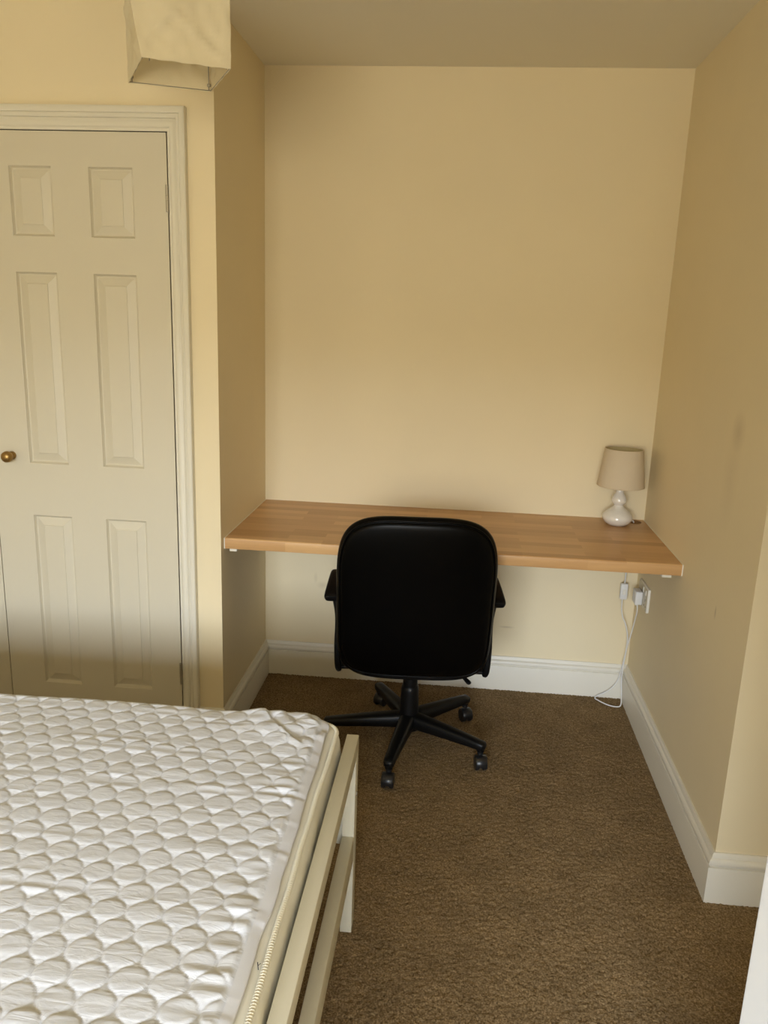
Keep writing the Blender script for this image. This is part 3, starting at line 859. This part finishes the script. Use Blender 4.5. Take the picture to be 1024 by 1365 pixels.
# mattress protector -----------------------------------------------------
PX0, PX1, PY0, PY1 = -1.375, .500, -2.84, -1.400
def perlin(X, Y, fx, fy, off=0, seed=0):
    r_ = np.random.default_rng(seed)
    n_ = 256
    tab = r_.random((n_, n_)) * 2 - 1
    x = X * fx + off + 50; y = Y * fy + off + 50
    xi = np.floor(x).astype(int); yi = np.floor(y).astype(int)
    u_ = x - xi; v_ = y - yi
    u_ = u_*u_*(3-2*u_); v_ = v_*v_*(3-2*v_)
    g = lambda a, b: tab[a % n_, b % n_]
    return (g(xi, yi)*(1-u_) + g(xi+1, yi)*u_)*(1-v_) + (g(xi, yi+1)*(1-u_) + g(xi+1, yi+1)*u_)*v_
def sstep(x, a, b):
    t_ = np.clip((x - a) / (b - a), 0, 1); return t_*t_*(3-2*t_)
A_, B_ = .0563, .0422
def quilt(X, Y):
    wx = X + .0035 * perlin(X, Y, 8, 8, 0, 11); wy = Y + .0035 * perlin(X, Y, 8, 8, 0, 12)
    c = np.cos(np.pi * (wy + .012) / B_)
    c = np.sign(c) * np.abs(c) ** .62 * .93
    q = wx / (A_ / 2)                       # boundary lines at q = m + .5 + (-1)^m * c/2 ...
    best = np.full(X.shape, 1e9); 
    m0 = np.floor(q).astype(int)
    lo = np.full(X.shape, -1e9); hi = np.full(X.shape, 1e9)
    for dm in range(-2, 3):
        m_ = m0 + dm
        pos = m_ + .5 + np.where(m_ % 2 == 0, 1, -1) * c * .5
        lo = np.where((pos <= q) & (pos > lo), pos, lo)
        hi = np.where((pos > q) & (pos < hi), pos, hi)
    wd = np.clip(hi - lo, .02, 2.2)
    u_ = np.clip((q - lo) / wd, 0, 1)
    h_ = np.clip(4*u_*(1-u_), 0, 1) ** .34 * np.clip(wd / 1.5, 0, 1) ** .8
    # narrow necks carry fine gathers
    neck = np.clip(1 - wd / .8, 0, 1)
    h_ = h_ + neck * .12 * np.sin(2*np.pi*Y/.0062)
    # stitch perforation along the seams
    dd = np.minimum(u_, 1-u_) * wd
    h_ = h_ - .22 * np.exp(-(dd / .07) ** 2) - .07 * (dd < .08) * (np.sin(2*np.pi*Y/.0055) > 0)
    return h_
def ptop(X, Y):
    edge = sstep(PX1 - X, .0165, .028)
    edgey = sstep(PY1 - Y, .0, .03)
    q = quilt(X, Y) * .0035 * np.clip(edge, .0, 1) * (.35 + .65*edgey)
    z = np.full(X.shape, .5705)
    z = z + .0035 * perlin(X, Y, 3, 3.5, 0, 1)
    # ripples that run across the bed, in a few bands
    for yc, wdt, amp, sd in ((-1.455, .05, .0024, 21), (-1.60, .05, .0030, 2), (-1.735, .035, .0034, 3), (-1.80, .02, .0018, 22), (-1.93, .03, .0022, 4), (-2.055, .03, .0026, 5), (-2.265, .04, .0032, 6), (-2.46, .05, .003, 7)):
        yy = Y + .02 * perlin(X, Y, 2.5, .5, 0, sd + 40)
        band = np.exp(-((yy - yc) / wdt) ** 2)
        z = z + .75 * amp * band * perlin(X, Y, 9, 75, 0, sd) * (0.6 + .8*np.abs(perlin(X, Y, 4, 1, 0, sd+60)))
    # gathers near the right edge and the corner
    near = np.exp(-((PX1 - .035 - X) / .045) ** 2)
    z = z + near * edge * .0032 * perlin(X, Y, 12, 60, 0, 8)
    cr = np.exp(-(((X - .44) / .13) ** 2 + ((Y + 1.45) / .10) ** 2))
    z = z + cr * (.0055 * perlin(X, Y, 22, 26, 0, 9) + .0035 * perlin(X, Y, 50, 50, 0, 10))
    # lifted corner and diagonal crease
    z = z + .008 * np.exp(-(((X - .40) / .10) ** 2 + ((Y + 1.40) / .06) ** 2))
    z = z - .006 * np.exp(-(((X - .235) / .07) ** 2 + ((Y + 1.39) / .05) ** 2))
    ax_, ay_, bx_, by_ = .325, -1.385, .462, -1.565
    dx_, dy_ = bx_ - ax_, by_ - ay_; ln = math.hypot(dx_, dy_)
    t_ = ((X - ax_) * dx_ + (Y - ay_) * dy_) / ln; s_ = ((X - ax_) * (-dy_) + (Y - ay_) * dx_) / ln
    s_ = s_ + .008 * np.sin(t_ / ln * 4)
    mask = sstep(t_, -.02, .03) * (1 - sstep(t_, ln - .05, ln))
    z = z + mask * (.0065 * np.exp(-(np.maximum(-s_, 0) / .035) ** 2) * (1 - sstep(s_, -.003, .008)) - .0015 * np.exp(-((s_ - .010) / .006) ** 2))
    z = z + q
    return z
def protector(X, Y):
    Z = ptop(X, Y)
    Xn, Yn = X.copy(), Y.copy()
    # roll over the edges
    r_ = .024
    ex = np.clip((X - (PX1 - r_)) / r_, 0, 1); ey = np.clip((Y - (PY1 - r_)) / r_, 0, 1)
    e2 = np.clip((PY0 + r_ - Y) / r_, 0, 1); e3 = np.clip((PX0 + r_ - X) / r_, 0, 1)
    corner = ex * ey
    Z = Z - .0065 * ex ** 2 - .009 * ey ** 2.2 - .009 * e2 ** 2 - .009 * e3 ** 2
    # droop at the far right corner
    cc = np.clip((X - .40) / .108, 0, 1) * np.clip((Y + 1.47) / .08, 0, 1)
    Z = Z - .004 * cc ** 2
    Z = np.maximum(Z, .5595)
    # rounded plan corner
    R_ = .050
    cx_, cy_ = PX1 - R_, PY1 - R_
    dx_ = X - cx_; dy_ = Y - cy_
    inq = (dx_ > 0) & (dy_ > 0)
    m_ = np.maximum(dx_, dy_); n_ = np.sqrt(dx_**2 + dy_**2) + 1e-9
    sc_ = np.where(inq, m_ / n_, 1)
    Xn = np.where(inq, cx_ + dx_ * sc_, Xn); Yn = np.where(inq, cy_ + dy_ * sc_, Yn)
    # slight waviness of the outer hem
    Xn = Xn + ex * (.0020 * np.sin(Y * 9) + .0010 * np.sin(Y * 31 + 1) + .0012 * perlin(X * 0, Y, 1, 22, 0, 70))
    return np.stack([Xn, Yn, Z], -1)
prot = thing('mattress_protector', 'white quilted mattress protector spread over the bed, wrinkled at its corner', 'bedding', (-.43, -2.12, .565))
xs = np.concatenate([np.arange(PX0, -.54, .012), np.arange(-.54, PX1 - .001, .0026), [PX1]])
ys = np.concatenate([np.arange(PY0, -2.38, .012), np.arange(-2.38, PY1 - .001, .0026), [PY1]])
me = grid_mesh('quilted_top', xs, ys, protector)
me.materials.append(M['protector'])
qt = bpy.data.objects.new('quilted_top', me); C.objects.link(qt)
loc_parent(qt, prot)
# plain binding strip along the right edge, folded over
def hem(U, Y):
    # U 0..1 across the strip: over the top, round the edge and tucked under
    P = protector(np.where(U < .75, PX1 - .0165 + U / .75 * .0165, PX1), Y)
    X = P[..., 0]; Z = P[..., 2]
    n_ = .0012
    dn = np.clip((U - .75) / .25, 0, 1)
    Z = Z + n_ * (1 - dn) - .003 * dn
    X = X + .0012 * np.sin(np.clip(dn * 3, 0, 1) * 1.57) + .0
    out = np.stack([X, P[..., 1], Z], -1)
    return out
me = grid_mesh('binding', np.linspace(0, 1, 14), np.concatenate([np.arange(PY0, -2.38, .012), np.arange(-2.38, PY1, .003), [PY1]]), hem)
me.materials.append(M['hem'])
hm = bpy.data.objects.new('binding_strip', me); C.objects.link(hm)
loc_parent(hm, prot)
# small dark thread end by the cord
bm = B()
tube(bm, catmull([(.5060, -2.139, .5585), (.5085, -2.147, .5600), (.5105, -2.153, .5590)], 4), .0007, seg=5)
tube(bm, catmull([(.5085, -2.147, .5600), (.5115, -2.143, .561)], 4), .0005, seg=5)
loc_parent(obj('loose_thread', bm, mat('navy_thread', (.02, .025, .05), .8, .1), None, 180), mat_t)

# ---------------------------------------------------------------- pendant shade
pc = Vector((.087, -1.172, 2.0)); pw, pd, ph = .189, .212, .27
pend = thing('pendant_shade', 'cream fabric box pendant light shade hanging from the ceiling at the top left', 'lamp', (pc.x, pc.y, pc.z), 0)
bm = B()
cs_ = [(.056 - pc.x, -1.309 - pc.y), (.224 - pc.x, -1.229 - pc.y), (.122 - pc.x, -1.040 - pc.y), (-.055 - pc.x, -1.112 - pc.y)]
nu, nv = 22, 30
loop = []
for c in range(4):
    a = Vector(cs_[c]); b = Vector(cs_[(c+1) % 4])
    nrm = Vector(((b - a).y, -(b - a).x)).normalized()
    for i in range(nu):
        loop.append((a.lerp(b, i / nu), nrm, i / nu, c))
def fab(p, nrm, u_, c, v_):
    z_ = v_ * ph
    bell = 4*u_*(1-u_)
    sag = .004 * bell * math.sin(math.pi * v_)          # cloth draws in between the wires
    w_ = noise.noise(Vector((u_*3 + c*7, v_*5, 1.3))) * .006 + noise.noise(Vector((u_*9 + c*7, v_*12, 4.1))) * .0048
    # diagonal pull creases towards the lower corners
    d1 = abs((1 - u_) * 1.0 - v_ * 1.7); d2 = abs(u_ * 1.4 - (v_ - .10) * 2.2)
    w_ += .0075 * math.exp(-(d1 / .05)**2) * (1 - v_) * (1 if v_ > .02 else 0) + .0055 * math.exp(-(d2 / .05)**2) * (1 if v_ < .5 else 0)
    k_ = min(1, v_ * 8) * min(1, (1 - v_) * 8 + .05)
    edge = min(1, bell * 5 + .25)
    q = p + nrm * (-sag + w_ * k_ * edge)
    dc_ = math.hypot(q.x + .031, q.y + .137)
    q = Vector((q.x - .060 * v_ * (1 - .4 * v_) * math.exp(-(dc_ / .06) ** 2), q.y)); s_ = 1
    return Vector((q.x * s_, q.y, z_ + .0007 * math.sin(u_ * 23 + c)*(1 if v_ == 0 else 0)))
outer = [[bm.verts.new(fab(p, n2_, u_, c, j / nv)) for (p, n2_, u_, c) in loop] for j in range(nv + 1)]
inner = [[bm.verts.new(fab(p, n2_, u_, c, j / nv) - Vector((n2_.x, n2_.y, 0)) * .0012) for (p, n2_, u_, c) in loop] for j in range(nv + 1)]
nl = len(loop)
for S in (outer, inner):
    for j in range(nv):
        for i in range(nl): bm.faces.new((S[j][i], S[j][(i+1) % nl], S[j+1][(i+1) % nl], S[j+1][i]))
for j in (0, nv):
    for i in range(nl): bm.faces.new((outer[j][i], outer[j][(i+1) % nl], inner[j][(i+1) % nl], inner[j][i]))
obj('fabric_shade', bm, M['pendant'], pend, 60)
bm = B()
for zz in (.002, ph - .002):
    for c in range(4):
        a = cs_[c]; b = cs_[(c+1) % 4]
        tube(bm, [(a[0]*.98, a[1]*.98, zz), (b[0]*.98, b[1]*.98, zz)], .0010, seg=6)
for c in range(4):
    k_ = .80 if c == 0 else .92
    tube(bm, [(cs_[c][0]*k_, cs_[c][1]*k_, .001), (cs_[c][0]*k_, cs_[c][1]*k_, ph)], .0013, seg=6)
obj('wire_frame', bm, M['steel'], pend, 180)
for c in (1, 3, 0, 2):
    bm = B(); lathe(bm, [(0, -.003), (.0042, -.003), (.005, 0), (.0042, .003), (0, .004)], 12, (cs_[c][0]*.93, cs_[c][1]*.93, .012)); obj('corner_fixing', bm, M['steel'], pend, 60)
bm = B()
for c in range(4): tube(bm, [(cs_[c][0]*.97, cs_[c][1]*.97, ph - .004), (0, 0, ph - .03)], .0013, seg=6)
lathe(bm, [(.021, -.002), (.024, -.002), (.024, .002), (.021, .002)], 24, (0, 0, ph - .03), close=True)
obj('spider_ring', bm, M['steel'], pend, 180)
bm = B(); lathe(bm, [(0, ph - .08), (.017, ph - .08), (.020, ph - .03), (.014, ph - .01), (.004, ph), (0, ph)], 24); obj('bulb_holder', bm, M['fixing'], pend, 50)
bm = B(); lathe(bm, [(0, ph - .17), (.018, ph - .165), (.028, ph - .14), (.024, ph - .11), (.014, ph - .085), (0, ph - .078)], 24); obj('bulb', bm, M['bulb'], pend, 60)
bm = B(); tube(bm, [(0, 0, ph - .005), (0, 0, H - pc.z - .02)], .003, seg=8); lathe(bm, [(0, 0), (.04, 0), (.045, -.006), (.04, -.018), (.012, -.026), (0, -.026)], 28, (0, 0, H - pc.z)); obj('ceiling_rose', bm, M['fixing'], pend, 50)
